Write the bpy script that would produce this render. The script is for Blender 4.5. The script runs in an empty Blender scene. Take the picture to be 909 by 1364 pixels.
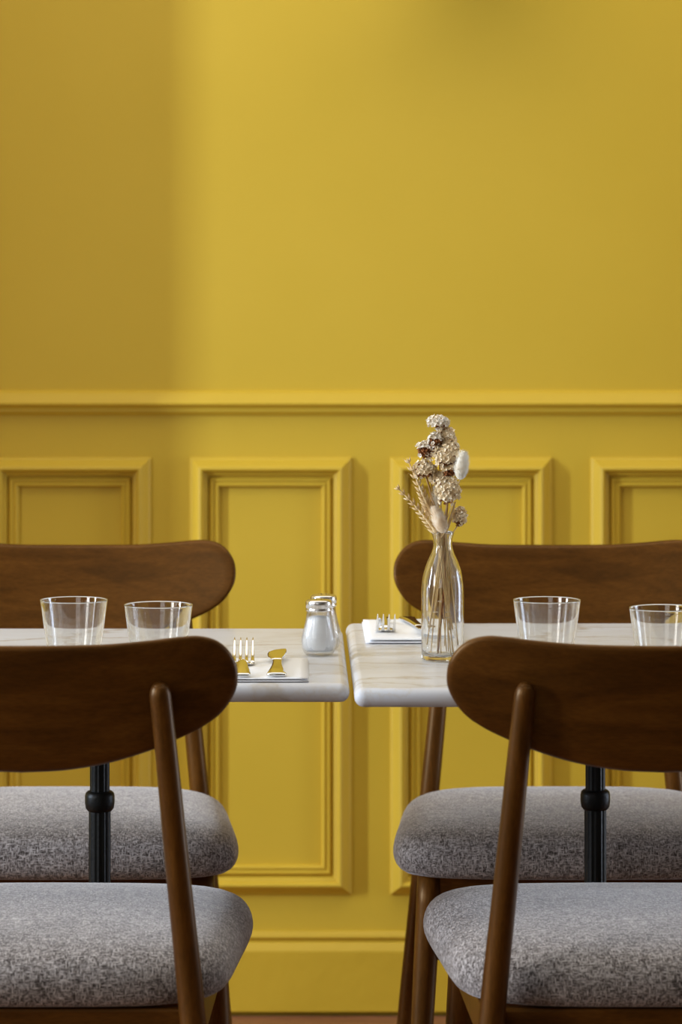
import bpy, bmesh, math, random
from mathutils import Vector, Matrix
random.seed(7)
PI = math.pi
S = bpy.context.scene
COL = S.collection

# ------------------------------------------------------------------ camera
H = 1.195                 # camera height
F = 4320.0                # focal length in px of the 909 px wide frame
CX, YH = 400.0, 373.0     # principal point (vertical lines stay vertical: shifted lens)
cam = bpy.data.cameras.new('camera'); co = bpy.data.objects.new('camera', cam); COL.objects.link(co)
co.location = (0, 0, H); co.rotation_euler = (PI/2, 0, 0)
cam.sensor_fit = 'HORIZONTAL'; cam.sensor_width = 24.0; cam.lens = F/909*24.0
cam.shift_x = (454.5-CX)/909; cam.shift_y = -(682-YH)/909
cam.dof.use_dof = True; cam.dof.focus_distance = 3.86; cam.dof.aperture_fstop = 7.5
cam.clip_end = 50
S.camera = co

# ------------------------------------------------------------------ world, lights, exposure
w = bpy.data.worlds.new('world'); S.world = w; w.use_nodes = True
w.node_tree.nodes['Background'].inputs[0].default_value = (.80, .88, 1, 1)
w.node_tree.nodes['Background'].inputs[1].default_value = 0.5
def area(name, loc, rot, sx, sy, power, col=(1, 1, 1)):
    l = bpy.data.lights.new(name, 'AREA'); l.shape = 'RECTANGLE'; l.size = sx; l.size_y = sy
    l.energy = power; l.color = col
    o = bpy.data.objects.new(name, l); COL.objects.link(o); o.location = loc; o.rotation_euler = rot
    return o
# daylight: two tall windows in the left wall (x = -3.8), one in the right wall (x = 2.6), and an added frontal fill high behind the camera
DAY = (.88, .95, 1.04)
WINS = [(3.05, 3.39), (0.15, 1.35)]      # left wall, y ranges
RW = (4.05, 4.75)                        # right wall, y range
FW = (-2.6, -0.6)                        # front wall, x range
area('window_daylight', (-3.77, 3.22, 1.80), (0, -PI/2, 0), 1.7, .24, 158, (.80, .93, 1.10))
area('window_daylight', (-3.77, 0.75, 1.95), (0, -PI/2, 0), 1.3, 1.10, 72, (1, .97, .93))
area('window_daylight', (2.57, 4.40, .80), (0, PI/2, 0), 1.4, .62, 22, (.80, .92, 1.12))
area('window_daylight', (-1.6, -2.37, 2.05), (PI/2, 0, 0), 1.9, 1.3, 12, (1, .98, .94))  # added weak frontal fill, in a made-up window behind the camera
# added overhead fill, standing in for light bounced off the ceiling
area('overhead_fill', (0, 4.18, 2.98), (0, 0, 0), 4.2, 1.35, 33, (1, .96, .86))
vs = S.view_settings
S.display_settings.display_device = 'sRGB'
vs.view_transform = 'Standard'; vs.look = 'None'; vs.gamma = 1; vs.use_curve_mapping = False
vs.exposure = 0.05
S.cycles.max_bounces = 14; S.cycles.transmission_bounces = 12; S.cycles.glossy_bounces = 6

# ------------------------------------------------------------------ helpers
def P(px, py, Y):
    return Vector(((px-CX)*Y/F, Y, H-(py-YH)*Y/F))
def mesh(name, verts, faces, mat=None, parent=None, smooth=True, bev=0, sub=0, seg=2):
    me = bpy.data.meshes.new(name); me.from_pydata([tuple(v) for v in verts], [], faces)
    bm = bmesh.new(); bm.from_mesh(me)
    bmesh.ops.remove_doubles(bm, verts=bm.verts, dist=1e-6)
    bmesh.ops.recalc_face_normals(bm, faces=bm.faces); bm.to_mesh(me); bm.free()
    o = bpy.data.objects.new(name, me); COL.objects.link(o)
    if mat: me.materials.append(mat)
    for p in me.polygons: p.use_smooth = smooth
    if bev:
        m = o.modifiers.new('bevel', 'BEVEL'); m.width = bev; m.segments = seg; m.limit_method = 'ANGLE'
        m.harden_normals = False
    if sub:
        m = o.modifiers.new('sub', 'SUBSURF'); m.levels = sub; m.render_levels = sub
    if parent: o.parent = parent
    return o
def boxvf(x0, x1, y0, y1, z0, z1, vo=0):
    v = [(x0,y0,z0),(x1,y0,z0),(x1,y1,z0),(x0,y1,z0),(x0,y0,z1),(x1,y0,z1),(x1,y1,z1),(x0,y1,z1)]
    f = [(0,3,2,1),(4,5,6,7),(0,1,5,4),(1,2,6,5),(2,3,7,6),(3,0,4,7)]
    return v, [tuple(i+vo for i in q) for q in f]
def box(name, x0, x1, y0, y1, z0, z1, mat, parent=None, bev=0, seg=2):
    v, f = boxvf(x0, x1, y0, y1, z0, z1)
    return mesh(name, v, f, mat, parent, smooth=False, bev=bev, seg=seg)
def lathevf(prof, n=48, c=(0,0), vo=0):
    """prof: (r, z) list; closed where r == 0"""
    v, f = [], []
    for r, z in prof:
        for i in range(n):
            a = 2*PI*i/n; v.append((c[0]+r*math.cos(a), c[1]+r*math.sin(a), z))
    for k in range(len(prof)-1):
        for i in range(n):
            j = (i+1) % n
            f.append((vo+k*n+i, vo+k*n+j, vo+(k+1)*n+j, vo+(k+1)*n+i))
    return v, f
def clean_lathe(name, prof, mat, parent=None, n=48, smooth=True):
    me = bpy.data.meshes.new(name); v, f = lathevf(prof, n)
    bm = bmesh.new(); vs_ = [bm.verts.new(p) for p in v]
    for q in f:
        try: bm.faces.new([vs_[i] for i in q])
        except ValueError: pass
    bmesh.ops.remove_doubles(bm, verts=bm.verts, dist=1e-6)
    bmesh.ops.dissolve_degenerate(bm, dist=1e-7, edges=bm.edges)
    bmesh.ops.recalc_face_normals(bm, faces=bm.faces)
    bm.to_mesh(me); bm.free()
    for p in me.polygons: p.use_smooth = smooth
    me.materials.append(mat)
    o = bpy.data.objects.new(name, me); COL.objects.link(o)
    if parent: o.parent = parent
    return o
def catmull(pts, n):
    pts = [Vector(p) for p in pts]; out = []
    for i in range(len(pts)-1):
        p0 = pts[i-1] if i else pts[0]*2-pts[1]
        p1, p2 = pts[i], pts[i+1]
        p3 = pts[i+2] if i+2 < len(pts) else pts[-1]*2-pts[-2]
        for k in range(n):
            t = k/n
            out.append(.5*((2*p1)+(p2-p0)*t+(2*p0-5*p1+4*p2-p3)*t*t+(3*p1-p0-3*p2+p3)*t**3))
    out.append(pts[-1]); return out
def tubevf(path, radii, n=10, vo=0, flat=1.0):
    path = [Vector(p) for p in path]; v, f = [], []
    if not hasattr(radii, '__len__'): radii = [radii]*len(path)
    up = None
    for i, p in enumerate(path):
        d = (path[min(i+1, len(path)-1)]-path[max(i-1, 0)]).normalized()
        if up is None:
            up = Vector((1,0,0)) if abs(d.x) < .9 else Vector((0,1,0))
        a = (up-d*up.dot(d)).normalized(); b = d.cross(a); up = a
        for k in range(n):
            t = 2*PI*k/n; v.append(p+a*math.cos(t)*radii[i]+b*math.sin(t)*radii[i]*flat)
    for i in range(len(path)-1):
        for k in range(n):
            j = (k+1) % n; f.append((vo+i*n+k, vo+i*n+j, vo+(i+1)*n+j, vo+(i+1)*n+k))
    f.append(tuple(vo+k for k in reversed(range(n)))); f.append(tuple(vo+(len(path)-1)*n+k for k in range(n)))
    return v, f
def tube(name, path, radii, mat, parent=None, n=12, flat=1.0):
    v, f = tubevf(path, radii, n, 0, flat); return mesh(name, v, f, mat, parent)
def empty(name, loc, label=None, cat=None, group=None, rz=0):
    o = bpy.data.objects.new(name, None); COL.objects.link(o); o.location = loc; o.rotation_euler = (0, 0, rz)
    o.empty_display_size = .05
    if label: tag(o, label, cat, group)
    return o
def tag(o, label, cat, group=None, kind=None):
    o['label'] = label
    if cat: o['category'] = cat
    if group: o['group'] = group
    if kind: o['kind'] = kind
    return o
def struct(o, label=None):
    o['kind'] = 'structure'
    if label: o['label'] = label
    return o
def copy_tree(o, parent=None):
    c = o.copy(); COL.objects.link(c); c.parent = parent
    for ch in o.children: copy_tree(ch, c)
    return c

# ------------------------------------------------------------------ materials
def mat(name, col, rough=.5, metal=0, spec=.5):
    m = bpy.data.materials.new(name); m.use_nodes = True
    b = m.node_tree.nodes['Principled BSDF']
    b.inputs['Base Color'].default_value = (*col, 1); b.inputs['Roughness'].default_value = rough
    b.inputs['Metallic'].default_value = metal; b.inputs['Specular IOR Level'].default_value = spec
    return m
def N(m, typ, **kw):
    n = m.node_tree.nodes.new(typ)
    for k, v in kw.items():
        if k in n.inputs: n.inputs[k].default_value = v
        else: setattr(n, k, v)
    return n
def L(m, a, b): m.node_tree.links.new(a, b)
def coords(m, scale=(1,1,1), kind='Object'):
    t = N(m, 'ShaderNodeTexCoord'); mp = N(m, 'ShaderNodeMapping'); mp.inputs['Scale'].default_value = scale
    L(m, t.outputs[kind], mp.inputs['Vector']); return mp.outputs['Vector']
def ramp(m, src, stops):
    r = N(m, 'ShaderNodeValToRGB'); e = r.color_ramp.elements
    while len(e) < len(stops): e.new(.5)
    for i, (p, c) in enumerate(stops):
        e[i].position = p; e[i].color = (*c, 1) if len(c) == 3 else c
    L(m, src, r.inputs['Fac']); return r.outputs['Color']
def bump(m, src, strength, dist):
    b = N(m, 'ShaderNodeBump', Strength=strength, Distance=dist); L(m, src, b.inputs['Height'])
    L(m, b.outputs['Normal'], m.node_tree.nodes['Principled BSDF'].inputs['Normal'])
def bsdf(m): return m.node_tree.nodes['Principled BSDF']

def paint(name, c0, c1, rough, bs=.25):
    m = mat(name, c0, rough, spec=.5)
    v = coords(m, (1,1,1))
    n1 = N(m, 'ShaderNodeTexNoise', Scale=3.0, Detail=4.0); L(m, v, n1.inputs['Vector'])
    L(m, ramp(m, n1.outputs['Fac'], [(.3, c0), (.7, c1)]), bsdf(m).inputs['Base Color'])
    n2 = N(m, 'ShaderNodeTexNoise', Scale=38.0, Detail=5.0, Roughness=.55); L(m, v, n2.inputs['Vector'])
    bump(m, n2.outputs['Fac'], bs, .004)
    return m
M = {}
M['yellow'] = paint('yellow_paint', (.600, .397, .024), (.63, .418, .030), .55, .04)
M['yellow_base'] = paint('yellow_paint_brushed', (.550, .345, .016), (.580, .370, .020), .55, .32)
M['white_wall'] = paint('off_white_plaster', (.62, .60, .55), (.66, .64, .60), .7, .1)
M['dim_wall'] = paint('dark_plaster', (.10, .085, .06), (.13, .11, .08), .8, .1)

def wood(name, scale, dark, mid, light, rough=.38):
    m = mat(name, mid, rough, spec=.42)
    bsdf(m).inputs['Specular Tint'].default_value = (1, .64, .30, 1)
    v = coords(m, scale)
    n = N(m, 'ShaderNodeTexNoise', Scale=6.0, Detail=8.0, Roughness=.62, Distortion=.6); L(m, v, n.inputs['Vector'])
    c = ramp(m, n.outputs['Fac'], [(.25, dark), (.5, mid), (.78, light)])
    v2 = coords(m, tuple(s*9 for s in scale))
    n2 = N(m, 'ShaderNodeTexNoise', Scale=9.0, Detail=4.0); L(m, v2, n2.inputs['Vector'])
    mx = N(m, 'ShaderNodeMix', data_type='RGBA', blend_type='MULTIPLY'); mx.inputs['Factor'].default_value = .45
    L(m, c, mx.inputs['A']); L(m, ramp(m, n2.outputs['Fac'], [(.35, (.45,.45,.45)), (.6, (1,1,1))]), mx.inputs['B'])
    L(m, mx.outputs['Result'], bsdf(m).inputs['Base Color'])
    bump(m, n2.outputs['Fac'], .06, .001)
    return m
WD = ((.050, .0170, .0026), (.095, .0330, .0045), (.160, .059, .0088))
M['walnut'] = wood('walnut_veneer', (1.2, 6, 7), *WD)
M['walnut_leg'] = wood('walnut_turned', (9, 9, 1.2), *WD)
M['floor_wood'] = wood('red_oak_floor', (1.0, 7, 7), (.14, .055, .024), (.25, .105, .050), (.34, .16, .08), .45)
M['floor_gap'] = mat('floor_joint', (.03, .018, .01), .9)
M['grout'] = mat('pale_filler', (.27, .21, .15), .9)

def fabric():
    m = mat('grey_tweed', (.3, .3, .3), .95, spec=.15)
    n1 = N(m, 'ShaderNodeTexNoise', Scale=560.0, Detail=1.5, Roughness=.6); L(m, coords(m, (1, .30, .30)), n1.inputs['Vector'])
    n2 = N(m, 'ShaderNodeTexNoise', Scale=560.0, Detail=1.5, Roughness=.6); L(m, coords(m, (.30, 1, 1)), n2.inputs['Vector'])
    mx = N(m, 'ShaderNodeMath', operation='MAXIMUM'); L(m, n1.outputs['Fac'], mx.inputs[0]); L(m, n2.outputs['Fac'], mx.inputs[1])
    big = N(m, 'ShaderNodeTexNoise', Scale=45.0, Detail=3.0); L(m, coords(m), big.inputs['Vector'])
    b = N(m, 'ShaderNodeMath', operation='MULTIPLY_ADD'); L(m, big.outputs['Fac'], b.inputs[0]); b.inputs[1].default_value = .14; L(m, mx.outputs[0], b.inputs[2])
    c = ramp(m, b.outputs[0], [(.46, (.048, .038, .034)), (.58, (.165, .142, .132)), (.70, (.355, .320, .305)), (.86, (.56, .51, .49))])
    L(m, c, bsdf(m).inputs['Base Color'])
    bsdf(m).inputs['Sheen Weight'].default_value = .42; bsdf(m).inputs['Sheen Roughness'].default_value = .35
    bsdf(m).inputs['Sheen Tint'].default_value = (.98, .96, .98, 1)
    bump(m, b.outputs[0], .5, .001)
    return m
M['fabric'] = fabric()
M['iron'] = mat('black_cast_iron', (.004, .0044, .004), .42, spec=.22)
nn = N(M['iron'], 'ShaderNodeTexNoise', Scale=160.0, Detail=3.0); L(M['iron'], coords(M['iron']), nn.inputs['Vector']); bump(M['iron'], nn.outputs['Fac'], .25, .002)

def marble():
    m = mat('white_marble', (.8, .78, .75), .22, spec=.08)
    v = coords(m, (1.0, 1.6, 1.0))
    def veins(scale, width, rot, dist):
        mp = N(m, 'ShaderNodeMapping'); mp.inputs['Rotation'].default_value = (0, 0, rot); L(m, v, mp.inputs['Vector'])
        n = N(m, 'ShaderNodeTexNoise', Scale=scale*1.7, Detail=5.0, Roughness=.6); L(m, mp.outputs[0], n.inputs['Vector'])
        mx = N(m, 'ShaderNodeMix', data_type='RGBA', blend_type='LINEAR_LIGHT'); mx.inputs['Factor'].default_value = dist
        L(m, mp.outputs[0], mx.inputs['A']); L(m, n.outputs['Color'], mx.inputs['B'])
        vo = N(m, 'ShaderNodeTexVoronoi', Scale=scale); vo.feature = 'DISTANCE_TO_EDGE'; L(m, mx.outputs['Result'], vo.inputs['Vector'])
        return ramp(m, vo.outputs['Distance'], [(0, (1,1,1)), (width*.35, (.55,.55,.55)), (width, (0,0,0))])
    va = veins(3.6, .045, .5, .12); vb = veins(7, .04, -.4, .10)
    cl = N(m, 'ShaderNodeTexNoise', Scale=4.0, Detail=5.0, Roughness=.55, Distortion=.8); L(m, v, cl.inputs['Vector'])
    base = ramp(m, cl.outputs['Fac'], [(.28, (.56, .525, .495)), (.45, (.655, .655, .68)), (.70, (.68, .70, .75))])
    m1 = N(m, 'ShaderNodeMix', data_type='RGBA'); L(m, base, m1.inputs['A']); m1.inputs['B'].default_value = (.38, .29, .17, 1)
    f1 = N(m, 'ShaderNodeMath', operation='MULTIPLY'); L(m, va, f1.inputs[0]); L(m, cl.outputs['Fac'], f1.inputs[1]); L(m, f1.outputs[0], m1.inputs['Factor'])
    m2 = N(m, 'ShaderNodeMix', data_type='RGBA'); L(m, m1.outputs['Result'], m2.inputs['A']); m2.inputs['B'].default_value = (.52, .43, .31, 1)
    f2 = N(m, 'ShaderNodeMath', operation='MULTIPLY'); L(m, vb, f2.inputs[0]); f2.inputs[1].default_value = .30; L(m, f2.outputs[0], m2.inputs['Factor'])
    L(m, m2.outputs['Result'], bsdf(m).inputs['Base Color'])
    return m
M['marble'] = marble()
def glass(name, col=(1,1,1), ior=1.48):
    m = mat(name, col, 0.0); b = bsdf(m); b.inputs['Transmission Weight'].default_value = 1; b.inputs['IOR'].default_value = ior
    return m
def thin_glass(name, share):
    m = glass(name, (.99, .997, .995)); b = bsdf(m)
    tr = N(m, 'ShaderNodeBsdfTransparent'); gl = N(m, 'ShaderNodeBsdfGlossy'); gl.inputs['Roughness'].default_value = .02
    lw = N(m, 'ShaderNodeLayerWeight'); pw = N(m, 'ShaderNodeMath', operation='POWER'); L(m, lw.outputs['Facing'], pw.inputs[0]); pw.inputs[1].default_value = 5.0
    lw.inputs['Blend'].default_value = .5
    fr = N(m, 'ShaderNodeMath', operation='MULTIPLY_ADD'); L(m, pw.outputs[0], fr.inputs[0]); fr.inputs[1].default_value = .85; fr.inputs[2].default_value = .035
    m1 = N(m, 'ShaderNodeMixShader'); L(m, fr.outputs[0], m1.inputs[0]); L(m, tr.outputs[0], m1.inputs[1]); L(m, gl.outputs[0], m1.inputs[2])
    m2 = N(m, 'ShaderNodeMixShader'); m2.inputs[0].default_value = share; L(m, m1.outputs[0], m2.inputs[1]); L(m, b.outputs[0], m2.inputs[2])
    out = [n for n in m.node_tree.nodes if n.type == 'OUTPUT_MATERIAL'][0]; L(m, m2.outputs[0], out.inputs['Surface'])
    return m
M['glass'] = thin_glass('clear_glass', .92)
M['shaker_glass'] = thin_glass('shaker_glass', .30)
M['pane'] = glass('window_glass', (.97, .99, .985), 1.45)
M['steel'] = mat('polished_steel', (.80, .79, .76), .10, 1)
M['lid'] = mat('brushed_steel', (.74, .72, .70), .24, 1)
M['napkin'] = mat('white_linen', (.86, .86, .88), .9, spec=.2)
n3 = N(M['napkin'], 'ShaderNodeTexNoise', Scale=900.0, Detail=2.0); L(M['napkin'], coords(M['napkin']), n3.inputs['Vector']); bump(M['napkin'], n3.outputs['Fac'], .2, .0006)
M['salt'] = mat('salt_grains', (.90, .90, .90), .9)
n4 = N(M['salt'], 'ShaderNodeTexNoise', Scale=1500.0, Detail=2.0); L(M['salt'], coords(M['salt']), n4.inputs['Vector']); bump(M['salt'], n4.outputs['Fac'], .5, .001)
def mottled(name, c0, c1, c2, scale, rough=.85):
    m = mat(name, c1, rough, spec=.2)
    n = N(m, 'ShaderNodeTexNoise', Scale=scale, Detail=3.0); L(m, coords(m), n.inputs['Vector'])
    L(m, ramp(m, n.outputs['Fac'], [(.3, c0), (.5, c1), (.7, c2)]), bsdf(m).inputs['Base Color'])
    return m
def translucent(m, amt):
    b = bsdf(m); t = N(m, 'ShaderNodeBsdfTranslucent'); mx = N(m, 'ShaderNodeMixShader'); mx.inputs[0].default_value = amt
    src = b.inputs['Base Color'].links[0].from_socket; L(m, src, t.inputs['Color'])
    out = [n for n in m.node_tree.nodes if n.type == 'OUTPUT_MATERIAL'][0]
    L(m, b.outputs[0], mx.inputs[1]); L(m, t.outputs[0], mx.inputs[2]); L(m, mx.outputs[0], out.inputs['Surface'])
M['petal'] = mottled('dried_petal', (.72, .54, .32), (.91, .77, .54), (.97, .90, .76), 170)
M['petal_white'] = mottled('pale_dried_petal', (.80, .67, .50), (.95, .88, .76), (.97, .94, .88), 170)
M['calyx'] = mottled('rust_calyx', (.10, .035, .012), (.29, .105, .032), (.44, .21, .085), 200)
M['stem'] = mottled('dry_stem', (.45, .28, .11), (.66, .45, .20), (.78, .58, .32), 60)
M['wheat'] = mottled('wheat_straw', (.55, .35, .15), (.76, .55, .28), (.88, .72, .46), 120)
M['tail'] = mottled('bunny_tail_fuzz', (.70, .52, .33), (.84, .68, .49), (.92, .82, .68), 90)
M['tail_white'] = mottled('white_fuzz', (.88, .78, .62), (.94, .88, .76), (.97, .94, .87), 90)
for q in ('petal', 'petal_white'): translucent(M[q], .12)
M['brass'] = mat('aged_brass', (.55, .38, .14), .3, 1)
M['white_frame'] = mat('white_window_paint', (.75, .74, .72), .4)

# ------------------------------------------------------------------ the room
YW = 5.284
XL, XR, YF, ZC = -3.8, 2.6, -2.4, 3.0
sw = F/YW
def wx(px): return (px-CX)/sw
def wz(py): return H-(py-YH)/sw
wb = struct(box('wall_back', XL, XR, YW, YW+.12, -.06, ZC, M['yellow']), 'yellow painted panelled wall')
struct(box('ceiling', XL, XR, YF, YW, ZC, ZC+.12, M['white_wall']))
# left wall: piers, sills and heads round three tall windows
fl = []
v, f = [], []
def addbox(*a):
    vv, ff = boxvf(*a, vo=len(v)); v.extend(vv); f.extend(ff)
ys = sorted(WINS); cur = YF
for (y0, y1) in ys:
    addbox(XL-.2, XL, cur, y0, -.06, ZC); addbox(XL-.2, XL, y0, y1, -.06, .06); addbox(XL-.2, XL, y0, y1, 2.66, ZC); cur = y1
addbox(XL-.2, XL, cur, YW, -.06, ZC)
struct(mesh('wall_left', v, f, M['dim_wall'], smooth=False))
v, f = [], []
addbox(XR, XR+.2, YF, RW[0], -.06, ZC); addbox(XR, XR+.2, RW[1], YW, -.06, ZC); addbox(XR, XR+.2, RW[0], RW[1], -.06, .06); addbox(XR, XR+.2, RW[0], RW[1], 2.66, ZC)
struct(mesh('wall_right', v, f, M['dim_wall'], smooth=False))
v, f = [], []
addbox(XL, FW[0], YF-.2, YF, -.06, ZC); addbox(FW[1], XR, YF-.2, YF, -.06, ZC); addbox(FW[0], FW[1], YF-.2, YF, -.06, 1.35); addbox(FW[0], FW[1], YF-.2, YF, 2.75, ZC)
struct(mesh('wall_front', v, f, M['dim_wall'], smooth=False))
def window(n, loc, hw, h, rz):
    e = empty('window_%d' % n, loc, rz=rz); struct(e)
    for nm, q in (('window_frame', (-.03, .03, -hw, -hw+.05, 0, h)), ('window_frame', (-.03, .03, hw-.05, hw, 0, h)),
                  ('window_frame', (-.03, .03, -hw+.05, hw-.05, 0, .05)), ('window_frame', (-.03, .03, -hw+.05, hw-.05, h-.05, h)),
                  ('glazing_bar', (-.02, .02, -hw+.05, hw-.05, h*.45, h*.45+.03))):
        box(nm, *q, M['white_frame'], e, bev=.004)
    box('pane', -.003, .003, -hw+.05, hw-.05, .05, h*.45, M['pane'], e); box('pane', -.003, .003, -hw+.05, hw-.05, h*.45+.03, h-.05, M['pane'], e)
window(1, (XL-.1, 3.22, .06), .17, 2.6, 0); window(4, (XL-.1, .75, .06), .60, 2.6, 0); window(2, (XR+.1, 4.40, .06), .35, 2.6, 0); window(3, (-1.6, YF-.1, 1.35), 1.0, 1.4, PI/2)  # the last one is unseen, added to hold the frontal fill
# pier of the yellow wall, just left of the view
struct(box('trim_2', -1.25, -.75, YW-.33, YW, 0, ZC, M['yellow'], bev=.004), 'unseen yellow block added to keep side light off the wall')
struct(box('right_light_block', 1.15, 1.65, YW-.33, YW, 0, ZC, M['yellow'], bev=.004), 'unseen yellow block added to keep side light off the wall')  # added out of view to shade the back wall from the right window

# floor of boards
flo = struct(box('floor', XL, XR, YF, YW, -.06, -.021, M['floor_gap']), 'reddish wooden floor boards')
rowh = .145; nrow = int((YW-.012-2.6)/rowh); pm = {}
for r in range(nrow):
    y1 = YW-.012-r*rowh; y0 = y1-rowh+.0025
    x = -1.9-(r*.61 % 1.2)
    while x < 1.7:
        x1 = x+1.2-.0025
        key = 'p'
        if key not in pm:
            o = box('floorboard', -.59875, .59875, -(rowh-.0025)/2, (rowh-.0025)/2, -.021, 0, M['floor_wood'], flo, bev=.0015, seg=1); pm[key] = o
        else:
            o = pm[key].copy(); COL.objects.link(o); o.parent = flo
        o.location = ((x+x1)/2, (y0+y1)/2, random.uniform(-.0012, 0)); x += 1.2
box('floor_edge_filler', -1.6, 1.6, YW-.0125, YW-.002, -.021, -.003, M['grout'], flo)

# ---- mouldings on the back wall
def strip(name, prof, x0, x1, m, parent=None):
    """prof: (out from wall, z) swept along x"""
    v, f = [], []
    nx = 60
    for i in range(nx+1):
        x = x0+(x1-x0)*i/nx
        for d, z in prof: v.append((x, YW-d, z))
    k = len(prof)
    for i in range(nx):
        for j in range(k-1): f.append((i*k+j, i*k+j+1, (i+1)*k+j+1, (i+1)*k+j))
    f.append(tuple(range(k))); f.append(tuple(nx*k+j for j in reversed(range(k))))
    return mesh(name, v, f, m, parent, smooth=False)
zr = wz(520)
rail = [(-.004, zr+.002), (.002, zr), (.008, zr-.004), (.014, zr-.0105), (.0195, zr-.0175), (.0215, zr-.0195), (.0215, zr-.0225), (.017, zr-.0245), (.013, zr-.026),
        (.011, zr-.030), (.011, zr-.0345), (.007, zr-.0365), (.004, zr-.040), (-.004, zr-.0405)]
struct(strip('trim_1', rail, -.75, 1.15, M['yellow']), 'yellow chair rail moulding')
zb = wz(1238)
bb = [(-.004, zb), (.004, zb-.002), (.0085, zb-.007), (.0105, zb-.011), (.008, zb-.0145), (.0055, zb-.0155), (.0055, zb-.018), (.009, zb-.020), (.0135, zb-.026),
      (.017, zb-.0315), (.0175, zb-.035), (.0175, .0075), (.0165, .0055), (-.004, .0055)]
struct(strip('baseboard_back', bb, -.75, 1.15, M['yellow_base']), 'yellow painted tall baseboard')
PROF = [(0, -.003), (0, .003), (.001, .005), (.004, .0075), (.011, .0175), (.015, .0225), (.0175, .0238), (.020, .0232), (.0222, .0200), (.0232, .013), (.0285, .011), (.0305, .004), (.0325, .004),
        (.0335, .0085), (.0355, .0105), (.038, .0105), (.0395, .0080), (.0415, .0080), (.043, .0100), (.0455, .0100), (.0475, .0075), (.0485, .0015), (.0485, -.003)]
def panel(px0, px1):
    x0, x1, z0, z1 = wx(px0), wx(px1), wz(1191), wz(609)
    v, f = [], []
    for u, h in PROF:
        for (x, z) in ((x0+u, z0+u), (x1-u, z0+u), (x1-u, z1-u), (x0+u, z1-u)): v.append((x, YW-h, z))
    for k in range(len(PROF)-1):
        for i in range(4):
            j = (i+1) % 4; f.append((k*4+i, k*4+j, (k+1)*4+j, (k+1)*4+i))
    return mesh('panel_moulding', v, f, M['yellow'], wb, smooth=False)
for k in range(-1, 4):   # each framed panel
    panel(253+267*k, 468.5+267*k)
# small lump of old paint left by the brush above the baseboard
# unlit wall lamp above the view: its shade throws the soft shadow at the top edge
wl = empty('wall_lamp', (wx(635), YW, wz(-92)), 'brass wall lamp with a bell shade just above the picture', 'lamp')
def rotx(o): o.rotation_euler = (PI/2, 0, 0)
rotx(clean_lathe('back_plate', [(0, 0), (.05, 0), (.05, .008), (.03, .016), (0, .018)], M['brass'], wl))
tube('arm', catmull([(0, -.01, 0), (0, -.07, .01), (0, -.13, .06), (0, -.14, .10)], 6), .007, M['brass'], wl)
sh = clean_lathe('shade', [(.016, .115), (.02, .113), (.07, .07), (.115, .02), (.13, -.025), (.128, -.026), (.113, .018), (.068, .067), (.018, .109), (.016, .115)], M['brass'], wl)
sh.location = (0, -.14, 0)

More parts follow.
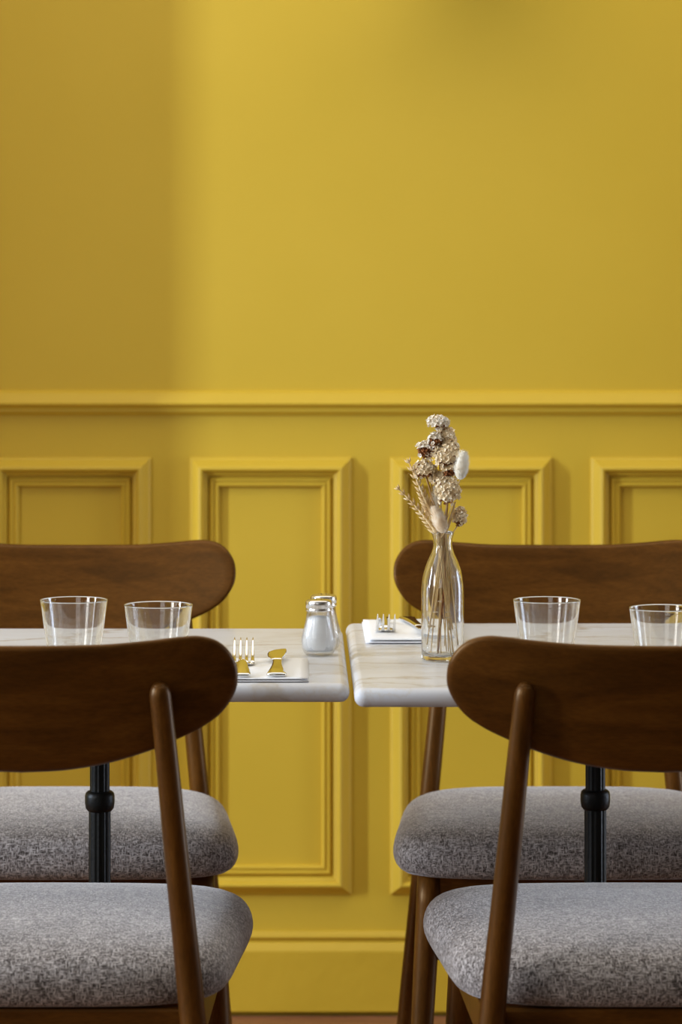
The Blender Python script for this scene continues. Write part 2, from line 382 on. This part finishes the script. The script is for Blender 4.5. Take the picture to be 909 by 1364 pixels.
# ------------------------------------------------------------------ tables
ZT, TH = .740, .0215
def table(name, x0, x1, y0, y1, label):
    cx, cy = (x0+x1)/2, (y0+y1)/2
    t = empty(name, (cx, cy, 0), label, 'table', 'marble bistro tables')
    hx, hy = (x1-x0)/2, (y1-y0)/2
    # rounded slab: outline with small corner radius swept through a bullnose profile
    def outline(ins, r=.012, n=6):
        pts = []
        for (sx, sy, a0) in ((1,1,0), (-1,1,PI/2), (-1,-1,PI), (1,-1,3*PI/2)):
            for k in range(n+1):
                a = a0+PI/2*k/n; rr = max(r-ins, .002)
                ccx, ccy = sx*(hx-ins-rr), sy*(hy-ins-rr)
                pts.append((ccx+rr*math.cos(a), ccy+rr*math.sin(a)))
        return pts
    prof = [(.010, 0), (.0065, -.0008), (.003, -.003), (.0008, -.0065), (0, -.0105), (.0006, -.0145), (.0026, -.018), (.006, -.0207), (.010, -TH)]
    v, f = [], []; n = None
    for ins, dz in prof:
        o = outline(ins); n = len(o); v += [(x, y, ZT+dz) for x, y in o]
    for k in range(len(prof)-1):
        for i in range(n):
            j = (i+1) % n; f.append((k*n+i, k*n+j, (k+1)*n+j, (k+1)*n+i))
    f.append(tuple(range(n))); f.append(tuple((len(prof)-1)*n+i for i in reversed(range(n))))
    top = mesh('tabletop', v, f, M['marble'], t)
    top.data.polygons[-1].use_smooth = False; top.data.polygons[-2].use_smooth = False
    # fluted post
    nfl, nseg = 14, 14*6
    def fl(r, dep, z):
        return [((r-dep*(.5+.5*math.cos(nfl*2*PI*i/nseg))**.6)*math.cos(2*PI*i/nseg), (r-dep*(.5+.5*math.cos(nfl*2*PI*i/nseg))**.6)*math.sin(2*PI*i/nseg), z) for i in range(nseg)]
    zc = .562
    rows = [fl(.0137, .0010, .06), fl(.0135, .0010, zc-.012), fl(.0122, .0009, zc+.012), fl(.0120, .0009, ZT-TH-.02)]
    v = [p for r in rows for p in r]; f = []
    for k in range(3):
        for i in range(nseg):
            j = (i+1) % nseg; f.append((k*nseg+i, k*nseg+j, (k+1)*nseg+j, (k+1)*nseg+i))
    mesh('post', v, f, M['iron'], t)
    clean_lathe('collar', [(.011, zc-.013), (.0145, zc-.013), (.0172, zc-.0095), (.0182, zc-.003), (.0182, zc+.005), (.0172, zc+.009), (.0145, zc+.0112), (.011, zc+.0112)], M['iron'], t, n=28)
    # top spider
    v, f = [], []
    for a in (PI/4, -PI/4):
        c, s = math.cos(a), math.sin(a)
        vv, ff = boxvf(-.19, .19, -.014, .014, ZT-TH-.008, ZT-TH, vo=len(v))
        v += [(x*c-y*s, x*s+y*c, z) for x, y, z in vv]; f += ff
    vv, ff = lathevf([(0, ZT-TH-.03), (.022, ZT-TH-.03), (.03, ZT-TH-.008), (0, ZT-TH-.008)], 24, vo=len(v)); v += vv; f += ff
    mesh('top_bracket', v, f, M['iron'], t, smooth=False)
    clean_lathe('base_hub', [(0, .04), (.03, .04), (.034, .06), (.028, .085), (.02, .10), (.012, .115), (0, .115)], M['iron'], t, n=28)
    for k in range(4):
        a = PI/4+k*PI/2; c, s = math.cos(a), math.sin(a)
        pts = catmull([(.015, 0, .066), (.08, 0, .062), (.16, 0, .045), (.21, 0, .026), (.235, 0, .012)], 5)
        pts = [Vector((p.x*c, p.x*s, p.z)) for p in pts]
        m_ = len(pts); ft = tube('foot', pts, [.016-.004*i/m_ for i in range(m_)], M['iron'], t, n=12)
        q = clean_lathe('foot_pad', [(0, 0), (.016, 0), (.017, .006), (.012, .016), (0, .018)], M['iron'], ft, n=18); q.location = (.236*c, .236*s, 0)
    return t
table('bistro_table', -.544, .056, 3.652, 4.243, 'square white marble table on a black iron post, holding the salt shakers')
table('bistro_table', .0605, .6605, 3.609, 4.307, 'deeper white marble table on a black iron post, holding the flower vase')

# ------------------------------------------------------------------ chairs
BACK = [(0, .8180), (.08, .8188), (.13, .8222), (.165, .8258), (.186, .8262), (.204, .8205), (.2175, .8075), (.2245, .7905), (.2232, .768), (.209, .7445),
        (.188, .7285), (.160, .7150), (.130, .7030), (.09, .6915), (.045, .6842), (0, .6820)]
def build_chair():
    t = empty('dining_chair', (0, 0, 0), 'x', 'chair', 'walnut dining chairs')
    # --- backrest: outline rings towards a spine, curved in plan and reclined
    half = catmull([(a, 0, b) for a, b in BACK], 5)
    loop = [(p.x, p.z) for p in half] + [(-p.x, p.z) for p in reversed(half[1:-1])]
    n = len(loop)
    def spine(u, z):
        su = max(-.15, min(.15, u*.80)); return su, .751+.9*su*su
    def place(u, z, off):
        return (u, .60*u*u-(z-.75)*.27+off, z)
    rings = [(0, .0062), (.45, .0062), (.78, .0062), (.92, .0060), (.965, .0050), (.99, .0032), (1, .0008), (1, -.0008), (.99, -.0032), (.965, -.0050), (.92, -.0060), (.78, -.0062), (.45, -.0062), (0, -.0062)]
    v, f = [], []
    for r, off in rings:
        for (u, z) in loop:
            su, sz = spine(u, z); v.append(place(su+(u-su)*r, sz+(z-sz)*r, off))
    for k in range(len(rings)-1):
        for i in range(n):
            j = (i+1) % n; f.append((k*n+i, k*n+j, (k+1)*n+j, (k+1)*n+i))
    # zip the two coincident halves of the spine ring
    me = bpy.data.meshes.new('backrest'); bm = bmesh.new(); bv = [bm.verts.new(p) for p in v]
    for q in f: bm.faces.new([bv[i] for i in q])
    h = len(half)
    for base in (0, (len(rings)-1)*n):
        for i in range(h-1):
            a, b = base+i, base+i+1
            a2, b2 = base+(n-i) % n, base+(n-i-1) % n
            # spine collapses on itself: nothing to fill, only weld
    bmesh.ops.remove_doubles(bm, verts=bm.verts, dist=2e-4)
    bmesh.ops.recalc_face_normals(bm, faces=bm.faces); bm.to_mesh(me); bm.free()
    me.materials.append(M['walnut'])
    for p in me.polygons: p.use_smooth = True
    br = bpy.data.objects.new('backrest', me); COL.objects.link(br); br.parent = t
    # --- seat cushion
    out = catmull([(0, .036, 0), (.10, .038, 0), (.150, .046, 0), (.184, .064, 0), (.206, .095, 0), (.217, .14, 0), (.226, .24, 0), (.2345, .34, 0), (.2360, .395, 0), (.2265, .437, 0), (.195, .462, 0), (.13, .474, 0), (0, .479, 0)], 4)
    lp = [(p.x, p.y) for p in out] + [(-p.x, p.y) for p in reversed(out[1:-1])]
    n = len(lp); cc = (0, .27)
    sr = [(0, .4985), (.3, .498), (.6, .4955), (.80, .4905), (.90, .4845), (.955, .4765), (.985, .467), (1, .455), (.995, .443), (.975, .434), (.93, .4285), (.80, .427), (0, .427)]
    v, f = [], []
    for r, z in sr:
        for (x, y) in lp: v.append((cc[0]+(x-cc[0])*r, cc[1]+(y-cc[1])*r, z))
    for k in range(len(sr)-1):
        for i in range(n):
            j = (i+1) % n; f.append((k*n+i, k*n+j, (k+1)*n+j, (k+1)*n+i))
    mesh('seat', v, f, M['fabric'], t, sub=1)
    # --- rear posts run from floor to the back of the backrest
    for s in (-1, 1):
        pts = catmull([(s*.218, -.062, 0), (s*.205, -.022, .16), (s*.189, .008, .32), (s*.1755, .017, .455), (s*.163, .010, .58), (s*.152, -.003, .70), (s*.1455, -.0135, .768), (s*.1445, -.0155, .779)], 6)
        m_ = len(pts); rr = []
        for p in pts:
            z = p.z
            r = .0105+(.0142-.0105)*min(1, z/.40) if z < .40 else .0142-(.0142-.0112)*(z-.40)/.379
            if z > .766: r *= math.sqrt(max(.05, 1-((z-.766)/.0145)**2))
            rr.append(r)
        tube('rear_leg', pts, rr, M['walnut_leg'], t, n=18)
        # front legs
        a, b = Vector((s*.188, .395, .43)), Vector((s*.212, .428, 0))
        pts = [a.lerp(b, k/10) for k in range(11)]
        tube('front_leg', pts, [.0165-.0055*(k/10)**1.3 for k in range(11)], M['walnut_leg'], t, n=18)
        # side rail
        v = []
        p0, p1 = Vector((s*.176, .02, 0)), Vector((s*.190, .40, 0))
        vv = []
        for p in (p0, p1):
            for dx in (-.009, .009):
                for z in (.385, .4275): vv.append((p.x+dx, p.y, z))
        mesh('side_rail', vv, [(0,1,3,2), (4,6,7,5), (0,4,5,1), (2,3,7,6), (0,2,6,4), (1,5,7,3)], M['walnut'], t, smooth=False, bev=.002)
    box('front_rail', -.19, .19, .388, .406, .315, .4275, M['walnut'], t, bev=.003)
    box('rear_rail', -.175, .175, .055, .073, .375, .4275, M['walnut'], t, bev=.003)
    return t
ch = build_chair()
spots = [(-.290, 3.360, 0, 'walnut chair seen from behind, beside the fork on the square marble table'),
         (.378, 3.360, 0, 'walnut chair seen from behind, in front of the table with the vase'),
         (-.316, 4.600, PI, 'walnut chair facing the camera behind the left pair of tumblers'),
         (.357, 4.600, PI, 'walnut chair facing the camera directly behind the flower vase')]
for i, (x, y, rz, lab) in enumerate(spots):
    o = ch if i == 0 else copy_tree(ch)
    o.location = (x, y, 0); o.rotation_euler = (0, 0, rz); o['label'] = lab

# ------------------------------------------------------------------ glassware
def tumbler(x, y, label, rz=0):
    R, r, h, t = .0402, .0292, .0765, .0017
    prof = [(0, .0012), (r-.005, .0008), (r-.0015, .0012), (r-.0004, .0022), (r, .0035), (r+.0001, .0042)]
    us = [.06, .15, .25, .36, .47, .58, .69, .80, .90, .955, .982]
    for u in us: prof.append((r+(R-r)*u**.92, .0035+(h-.0035)*u))
    prof += [(R-.00005, h-.0006), (R-.0003, h-.0002), (R-.0008, h), (R-.0013, h-.0002), (R-t, h-.0006)]
    for u in reversed(us): prof.append((r-t+(R-r)*u**.92, .0035+(h-.0035)*u) if u > .1 else (r-t+(R-r)*.1**.92-.0003, .0100))
    prof += [(r-.0035, .0082), (r-.006, .0073), (r-.010, .0070), (0, .0070)]
    o = clean_lathe('tumbler', prof, M['glass'], n=72); o.location = (x, y, ZT+.0004)
    return tag(o, label, 'glass', 'water tumblers')
tumbler(-.268, 3.840, 'clear tumbler at the far left, first of the left pair')
tumbler(-.1655, 3.783, 'clear tumbler of the left pair nearer to the fork')
tumbler(.2924, 3.840, 'clear tumbler nearest to the right of the flower vase')
tumbler(.4206, 3.747, 'clear tumbler cut by the right edge of the picture')

VX, VY = .1706, 3.878
vp = [(0, .0022), (.018, .0012), (.0225, .0006), (.0245, .0018), (.0252, .005), (.0255, .012), (.0256, .04), (.0256, .082), (.0252, .090), (.0240, .099), (.0216, .109), (.0180, .119), (.0140, .1275), (.0118, .134), (.0111, .139),
      (.0114, .144), (.0125, .1490), (.0133, .1515), (.0134, .1532), (.0126, .1542), (.0114, .1535), (.0108, .1510), (.0098, .146), (.0093, .139), (.0100, .134), (.0124, .1265), (.0164, .118), (.0200, .108), (.0224, .0985), (.0236, .0895), (.0240, .082),
      (.0240, .04), (.0238, .014), (.0228, .0085), (.019, .0062), (0, .0060)]
va = empty('bottle_vase', (VX, VY, ZT+.0004), 'small clear glass bottle used as a vase for dried flowers', 'vase')
clean_lathe('bottle', vp, M['glass'], va, n=72)
for k, (a, z, ww) in enumerate([(-1.75, .089, .004), (-1.75, .073, .005), (-1.95, .060, .006), (-1.35, .060, .007), (-.75, .060, .006), (-1.35, .0535, .007)]):
    r = .02565; pts = [(r*math.cos(a+q*ww/r/2), r*math.sin(a+q*ww/r/2), z) for q in (-1, -.5, 0, .5, 1)]
    tube('embossed_mark', pts, .0006, M['glass'], va, n=8)

def shaker(x, y, label, fill):
    e = empty('salt_shaker', (x, y, ZT+.0004), label, 'shaker', 'glass table shakers')
    pr = [(0, .0015), (.0135, .0006), (.0165, .0010), (.0180, .0035), (.0196, .008), (.0206, .014), (.0208, .0195), (.0200, .0255), (.0182, .032), (.0163, .039), (.0150, .046), (.0146, .052), (.0146, .0585),
          (.0132, .0585), (.0132, .052), (.0136, .046), (.0148, .039), (.0167, .032), (.0185, .0255), (.0193, .0195), (.0191, .014), (.0181, .0085), (.0160, .0055), (0, .0048)]
    # softly faceted body
    n = 60; v, f = lathevf(pr, n)
    def facet(p):
        a = math.atan2(p[1], p[0]); r = math.hypot(p[0], p[1])
        k = 1+.018*math.cos(10*a)*(1 if r > .0148 else 0); return (p[0]*k, p[1]*k, p[2])
    mesh('body', [facet(p) for p in v], f, M['shaker_glass'], e)
    cap = clean_lathe('cap', [(.0146, .0540), (.0156, .0540), (.0158, .0548), (.0156, .0570), (.0153, .0574), (.0158, .0580), (.0159, .0640), (.0154, .0660), (.0140, .0672), (.006, .0684), (0, .0686), (0, .0668), (.0138, .0655), (.0146, .0630), (.0146, .0540)], M['lid'], e, n=48)
    for q in range(6):
        d = clean_lathe('pour_hole', [(0, .0003), (.0009, .0003), (.0009, 0), (0, 0)], M['iron'], cap, n=8)
        d.location = (.006*math.cos(q*PI/3), .006*math.sin(q*PI/3), .0683)
    if fill:
        s = [(0, .0051), (.0157, .0058), (.0178, .0088), (.0188, .014), (.0190, .0195), (.0182, .0255), (.0164, .032), (.0145, .039), (.0134, .0445), (.010, .0470), (.005, .0478), (0, .0470)]
        q = clean_lathe('salt', s, M['salt'], n=48); q.location = (x, y, ZT+.0004)
        tag(q, 'fine white salt filling the front glass shaker', 'salt', kind='stuff')
    return e
shaker(.0227, 3.930, 'front glass salt shaker with a steel cap, full of white salt', True)
shaker(.0290, 3.990, 'rear glass shaker with a steel cap, mostly hidden behind the salt shaker', False)

# ------------------------------------------------------------------ napkins and cutlery
def napkin(x0, x1, y0, y1, th, layers, label):
    e = empty('napkin', ((x0+x1)/2, (y0+y1)/2, ZT), label, 'napkin', 'folded white napkins')
    hx, hy = (x1-x0)/2, (y1-y0)/2
    for k in range(layers):
        z0 = .0003+th*k; d = .0012*k
        nx, ny = 14, 16; v, f = [], []
        for side in (0, 1):
            for i in range(nx+1):
                for j in range(ny+1):
                    x = (-1+2*i/nx)*(hx-d); y = (-1+2*j/ny)*(hy-d)
                    edge = min(hx-d-abs(x), hy-d-abs(y)); rr = min(1, edge/.004)
                    wav = .0005*math.sin(x*60+k)*math.sin(y*45+2*k)
                    z = z0+th*.5+(th*.48*(.25+.75*math.sqrt(rr)))*(1 if side else -1)+(wav if side and k == layers-1 else 0)
                    v.append((x, y, z))
        o = (nx+1)*(ny+1)
        for i in range(nx):
            for j in range(ny):
                q = i*(ny+1)+j
                f.append((q, q+1, q+ny+2, q+ny+1)); f.append((o+q, o+q+ny+1, o+q+ny+2, o+q+1))
        bd = [i*(ny+1) for i in range(nx+1)]+[nx*(ny+1)+j for j in range(1, ny+1)]+[i*(ny+1)+ny for i in range(nx-1, -1, -1)]+[j for j in range(ny-1, 0, -1)]
        for a, b in zip(bd, bd[1:]+bd[:1]): f.append((a, b, o+b, o+a))
        mesh('fold', v, f, M['napkin'], e)
    return e
NT = .0026
napkin(-.132, .010, 3.664, 3.868, NT, 2, 'folded white napkin under the fork and knife beside the shakers')
napkin(.082, .200, 4.052, 4.296, .0034, 2, 'folded white napkin behind the vase at the far table edge')

def ribbon(name, secs, m, parent, sub=0):
    """secs: (y, z, x0, x1, thickness): lofted flat bar with crowned top"""
    v, f = [], []
    for (y, z, x0, x1, t) in secs:
        c = (x0+x1)/2; hw = (x1-x0)/2
        ring = [(-1, .0), (-.85, .75), (-.4, 1), (.4, 1), (.85, .75), (1, 0), (.85, -.8), (.4, -1), (-.4, -1), (-.85, -.8)]
        for a, b in ring: v.append((c+a*hw, y, z+b*t/2))
    n = 10
    for k in range(len(secs)-1):
        for i in range(n):
            j = (i+1) % n; f.append((k*n+i, k*n+j, (k+1)*n+j, (k+1)*n+i))
    f.append(tuple(range(n))); f.append(tuple((len(secs)-1)*n+i for i in reversed(range(n))))
    return mesh(name, v, f, m, parent)
def fork(loc, rz, label):
    e = empty('fork', loc, label, 'fork', 'steel table forks', rz)
    def S_(a): return [(y, z, -w_, w_, t) for (y, z, w_, t) in a]
    ribbon('handle', S_([(-.082, .0018, .0078, .0020), (-.0805, .0026, .0100, .0030), (-.076, .0038, .0103, .0032), (-.06, .0070, .0084, .0032), (-.04, .0105, .0062, .0034), (-.02, .0115, .0042, .0036), (-.005, .0098, .0036, .0036), (.010, .0062, .0040, .0032), (.020, .0034, .0075, .0026)]), M['steel'], e)
    ribbon('head', S_([(.017, .0036, .0060, .0026), (.022, .0028, .0105, .0022), (.028, .0020, .0128, .0020), (.034, .0018, .0134, .0020), (.038, .0022, .0134, .0020)]), M['steel'], e)
    for q in (-1.5, -.5, .5, 1.5):
        c = q*.0072
        ribbon('tine', [(.0365, .0021, c-.0026, c+.0026, .0020), (.046, .0038, c-.0021, c+.0021, .0020), (.056, .0085, c-.0018, c+.0018, .0019), (.066, .0155, c-.0015, c+.0015, .0017), (.074, .0230, c-.0010, c+.0010, .0014), (.078, .0272, c-.0004, c+.0004, .0008)], M['steel'], e)
    return e
def knife(loc, rz, label):
    e = empty('butter_knife', loc, label, 'knife', 'steel table knives', rz)
    def S_(a): return [(y, z, -w_, w_, t) for (y, z, w_, t) in a]
    ribbon('handle', S_([(-.098, .0020, .0092, .0024), (-.0965, .0028, .0112, .0040), (-.090, .0034, .0110, .0046), (-.065, .0040, .0088, .0048), (-.03, .0042, .0064, .0048), (0, .0046, .0056, .0046), (.018, .0048, .0058, .0040), (.026, .0050, .0062, .0030)]), M['steel'], e)
    ribbon('blade', [(.024, .0052, -.0056, .0056, .0022), (.034, .0062, -.0085, .0062, .0018), (.046, .0068, -.0112, .0085, .0016), (.062, .0078, -.0118, .0102, .0015), (.078, .0086, -.0102, .0106, .0014), (.090, .0090, -.0050, .0106, .0013), (.098, .0092, .0030, .0104, .0012), (.1005, .0092, .0075, .0098, .0010)], M['steel'], e)
    return e
zn = ZT+2*NT+.0004
fork((-.0665, 3.752, zn), 0, 'steel fork on the near napkin, tines pointing to the wall')
knife((-.0268, 3.769, zn), 0, 'steel butter knife beside the fork on the near napkin')
zn2 = ZT+2*.0034+.0004
fork((.1085, 4.160, zn2), PI, 'steel fork on the far napkin, tines pointing to the camera')
knife((.1500, 4.175, zn2), PI+.10, 'steel butter knife on the far napkin, partly behind the vase')

# ------------------------------------------------------------------ dried flowers in the bottle
NECK_Z = ZT+.140
def stem_path(head, ang, rad, foot_z):
    """from the bottle floor through the neck to the flower head"""
    foot_z += random.choice((0, 0, .012, .03))
    foot = Vector((VX+rad*math.cos(ang), VY+rad*math.sin(ang), foot_z))
    d = Vector((head.x-VX, head.y-VY, 0)); d = d.normalized() if d.length > 1e-4 else Vector((1, 0, 0))
    nk = Vector((VX, VY, NECK_Z))+Vector((random.uniform(-.0045, .0045), random.uniform(-.0045, .0045), 0))+d*.002
    mid = nk.lerp(head, .5)+Vector((0, 0, .002))
    return catmull([foot, foot.lerp(nk, .5)+Vector((random.uniform(-.0012, .0012), random.uniform(-.0012, .0012), 0)), nk, mid, head], 5)
def floret(v, f, c, d, r, rnd, mi=0):
    """papery crimped cup of five petals opening along d"""
    d = d.normalized(); a = d.orthogonal().normalized(); b = d.cross(a); o = len(v); n = 10
    v.append(c-d*r*.4)
    ph = rnd.uniform(0, 6)
    for k in range(n):
        t = 2*PI*k/n+ph; q = r*(1.0 if k % 2 else .72)*rnd.uniform(.85, 1.15)
        v.append(c+(a*math.cos(t)+b*math.sin(t))*q+d*r*rnd.uniform(-.05, .55))
    for k in range(n): f.append((o, o+1+k, o+1+(k+1) % n))
def statice(px, py, rx, rz_, dY, nfl, label, pet, seed, ang, rad, brown=.35, tilt=(0, 0)):
    rnd = random.Random(seed)
    Y = VY+dY; c = P(px, py, Y); k = Y/F
    RX, RZ, RY = rx*k, rz_*k, rx*k*.85
    e = empty('statice_sprig', tuple(c), label, 'dried flower', 'dried bouquet in the bottle')
    base = Vector((0, 0, -RZ*1.15))
    v, f, v2, f2 = [], [], [], []
    for i in range(nfl):
        u = 1-2*(i+.5)/nfl; th = i*2.39996
        r = math.sqrt(max(0, 1-u*u)); d = Vector((r*math.cos(th)*RX, r*math.sin(th)*RY, u*RZ))
        dirn = Vector((d.x/RX, d.y/RY, d.z/RZ+.45))
        p = d*(rnd.uniform(.72, 1.02)+.16*math.sin(th*3+seed)*math.cos(u*4+seed))
        if u < -1+2*brown:
            vv, ff = tubevf([base*.6+p*.1, p*.6+base*.15, p*.92], [.0005, .0011, .0015], 5, len(v2)); v2 += vv; f2 += ff
            if rnd.random() < .35: floret(v, f, p, dirn, rnd.uniform(.0026, .0036), rnd)
        else:
            floret(v, f, p, dirn, rnd.uniform(.0030, .0042), rnd)
            vv, ff = tubevf([p*.35+base*.25, p*.8], [.0006, .0012], 5, len(v2)); v2 += vv; f2 += ff
    zc = -1+2*brown
    vv, ff = lathevf([(0, RZ*max(zc, -.9)*.7)]+[(math.sqrt(max(0, 1-q*q))*.74, q*RZ*.74) for q in [max(zc, -.9)+(1-max(zc, -.9))*k/8 for k in range(9)]], 16, vo=len(v))
    v += [Vector((x*RX, y*RY, z)) for x, y, z in vv]; f += ff
    mesh('blossom', v, f, pet, e, smooth=False)
    mesh('calyx_cluster', v2, f2, M['calyx'], e)
    sp = stem_path(c+Vector((0, 0, -RZ*.5)), ang, rad, ZT+.0075)
    tube('stem', [p-c for p in sp], .00075, M['stem'], e, n=7)
def bunny_tail(pt, pb, wpx, dY, label, m, seed, ang, rad):
    """pt / pb: tip and base pixels"""
    rnd = random.Random(seed); Y = VY+dY
    a, b = P(*pb, Y), P(*pt, Y); ax = (b-a); ln = ax.length; ax.normalize(); c = a
    e = empty('bunny_tail_grass', tuple(c), label, 'dried flower', 'dried bouquet in the bottle')
    R = wpx/2*Y/F
    prof = [(0, 0), (.40, .03), (.74, .14), (.94, .34), (.90, .55), (.70, .76), (.40, .92), (.18, .98), (0, 1)]
    q = ax.to_track_quat('Z', 'Y').to_matrix()
    v, f = lathevf([(p[0]*R*.80, p[1]*ln*.97) for p in prof], 20)
    v = [q @ Vector(p) for p in v]
    body = mesh('seed_head', v, f, m, e)
    v, f = [], []
    for i in range(1100):
        t = rnd.random(); th = rnd.uniform(0, 2*PI)
        for (r0, t0), (r1, t1) in zip(prof, prof[1:]):
            if t0 <= t <= t1: r = r0+(r1-r0)*(t-t0)/(t1-t0)
        p = q @ Vector((math.cos(th)*r*R*.78, math.sin(th)*r*R*.78, t*ln*.95))
        d = (q @ Vector((math.cos(th), math.sin(th), 1.1+rnd.uniform(-.3, .6)))).normalized()
        l = rnd.uniform(.0030, .0062); s = d.orthogonal().normalized()*.00022; o = len(v)
        s2 = d.cross(s).normalized()*.00022
        v += [p-s, p+s, p+s2, p+d*l]; f += [(o, o+1, o+3), (o+1, o+2, o+3), (o+2, o, o+3)]
    hh = mesh('fuzz', v, f, m, e); hh['kind'] = 'stuff'
    sp = stem_path(a, ang, rad, ZT+.0075)
    tube('stem', [p-c for p in sp], .0007, M['stem'], e, n=7)
def wheat(pts, dY, label, seed, ang, rad, hw):
    rnd = random.Random(seed); Y = VY+dY
    path = catmull([P(x, y, Y) for x, y in pts], 8); c = path[0]
    e = empty('wheat_stalk', tuple(c), label, 'dried flower', 'dried bouquet in the bottle')
    v, f = [], []; n = len(path)
    tot = 10
    for i in range(tot):
        t = i/(tot-1); k = min(n-2, int(t*(n-1))); p = path[k]+(path[k+1]-path[k])*(t*(n-1)-k)
        d = (path[min(k+2, n-1)]-path[max(k-1, 0)]).normalized(); s0 = d.cross(Vector((0, 1, 0))).normalized()
        sc = (1-.45*t)*hw*Y/F
        for sd in (-1, 1, 0):
            off = s0*sd*sc*.55+Vector((0, -1 if sd == 0 else .2, 0))*sc*.5
            dd = (d+s0*sd*.55+Vector((0, -.25 if sd == 0 else .1, 0))).normalized(); l = sc*1.75
            q = p-c+off
            vv, ff = tubevf([q-dd*l*.45, q-dd*l*.2, q+dd*l*.15, q+dd*l*.62], [sc*.12, sc*.36, sc*.34, sc*.05], 6, len(v)); v += vv; f += ff
            if rnd.random() < .3:
                vv, ff = tubevf([q+dd*l*.5, q+dd*l*1.0], [.00022, .0001], 3, len(v)); v += vv; f += ff
    mesh('ear', v, f, M['wheat'], e)
    sp = stem_path(path[0], ang, rad, ZT+.0075)
    tube('stem', [p-c for p in sp]+[p-c for p in path[1:]], .0009, M['stem'], e, n=7)
MP, MW = M['petal'], M['petal_white']
statice(584, 562, 15, 9, .002, 60, 'topmost white statice blossom of the dried bouquet', MW, 1, -2.0, .016, .22)
statice(594, 583, 15, 17, .006, 100, 'tall cream statice just below the topmost white blossom', MP, 2, -1.0, .014, .12)
statice(568, 599, 14, 13, .002, 70, 'rust-brown statice with white tips at the bouquet\'s upper left', MW, 3, -2.6, .017, .70)
statice(580, 588, 10, 12, -.006, 50, 'small rust-brown statice beside the tall cream one', MW, 4, -.2, .012, .72)
statice(596, 608, 18, 17, -.008, 120, 'large cream statice touching the white bunny tail', MP, 5, -1.5, .019, .25)
statice(566, 625, 15, 12, -.004, 80, 'cream statice above the two wheat ears', MP, 6, -2.3, .019, .22)
statice(597, 653, 17, 19, -.012, 130, 'big cream statice in the middle of the bouquet', MP, 7, -.8, .018, .14)
statice(583, 637, 12, 10, .000, 60, 'small cream statice wedged in the bouquet\'s centre', MP, 8, .6, .016, .25)
statice(613, 689, 9, 15, .004, 66, 'low cream and brown statice at the lower right by the bottle neck', MP, 9, -.5, .020, .32)
statice(599, 627, 11, 9, -.010, 54, 'small dark-brown statice between the two large cream ones', MP, 10, .9, .012, .62)
statice(601, 594, 10, 10, -.002, 48, 'small cream statice right of the rust-brown pair', MP, 11, 1.8, .012, .2)
bunny_tail((618, 600), (613, 639), 21, -.020, 'white fluffy bunny tail at the bouquet\'s right side', M['tail_white'], 21, -1.1, .020)
bunny_tail((579, 674), (592, 710), 21, -.016, 'beige bunny tail drooping over the bottle mouth', M['tail'], 22, -1.8, .012)
bunny_tail((583, 645), (582, 676), 14, .002, 'pale bunny tail half hidden in the bouquet', M['tail_white'], 23, 1.2, .015)
wheat([(579, 706), (566, 689), (550, 670), (530, 650)], -.008, 'wheat ear leaning out to the left, lowest in the bouquet', 31, -2.8, .020, 6.6)
wheat([(574, 682), (566, 665), (557, 643), (544, 614)], -.002, 'upright wheat ear left of the cream statice', 32, 2.6, .018, 7.4)
# loose dry blades rising from the bottle mouth
for i, (pts, m_, lab) in enumerate([([(594, 712), (599, 695), (607, 668)], 'stem', 'dry straw blade right of the drooping bunny tail'),
                          ([(592, 712), (594, 690), (597, 664)], 'calyx', 'dark brown dry blade under the big cream statice'),
                          ([(590, 712), (580, 680), (568, 634)], 'calyx', 'dark thin stalk rising behind the wheat ears')]):
    path = [P(x, y, VY-.002+.003*i) for x, y in pts]; pp = catmull(path, 5); n_ = len(pp)
    sp = [Vector((VX+.012*math.cos(i*2.1), VY+.012*math.sin(i*2.1), ZT+.0075)), Vector((VX+.004, VY, NECK_Z-.03))]+pp
    o = tube('dry_blade', sp, [.0008, .0008]+[.0008+.0012*math.sin(PI*min(1, k/(n_-1))) for k in range(n_)], M[m_], n=7, flat=.5)
    tag(o, lab, 'dried flower', 'dried bouquet in the bottle')
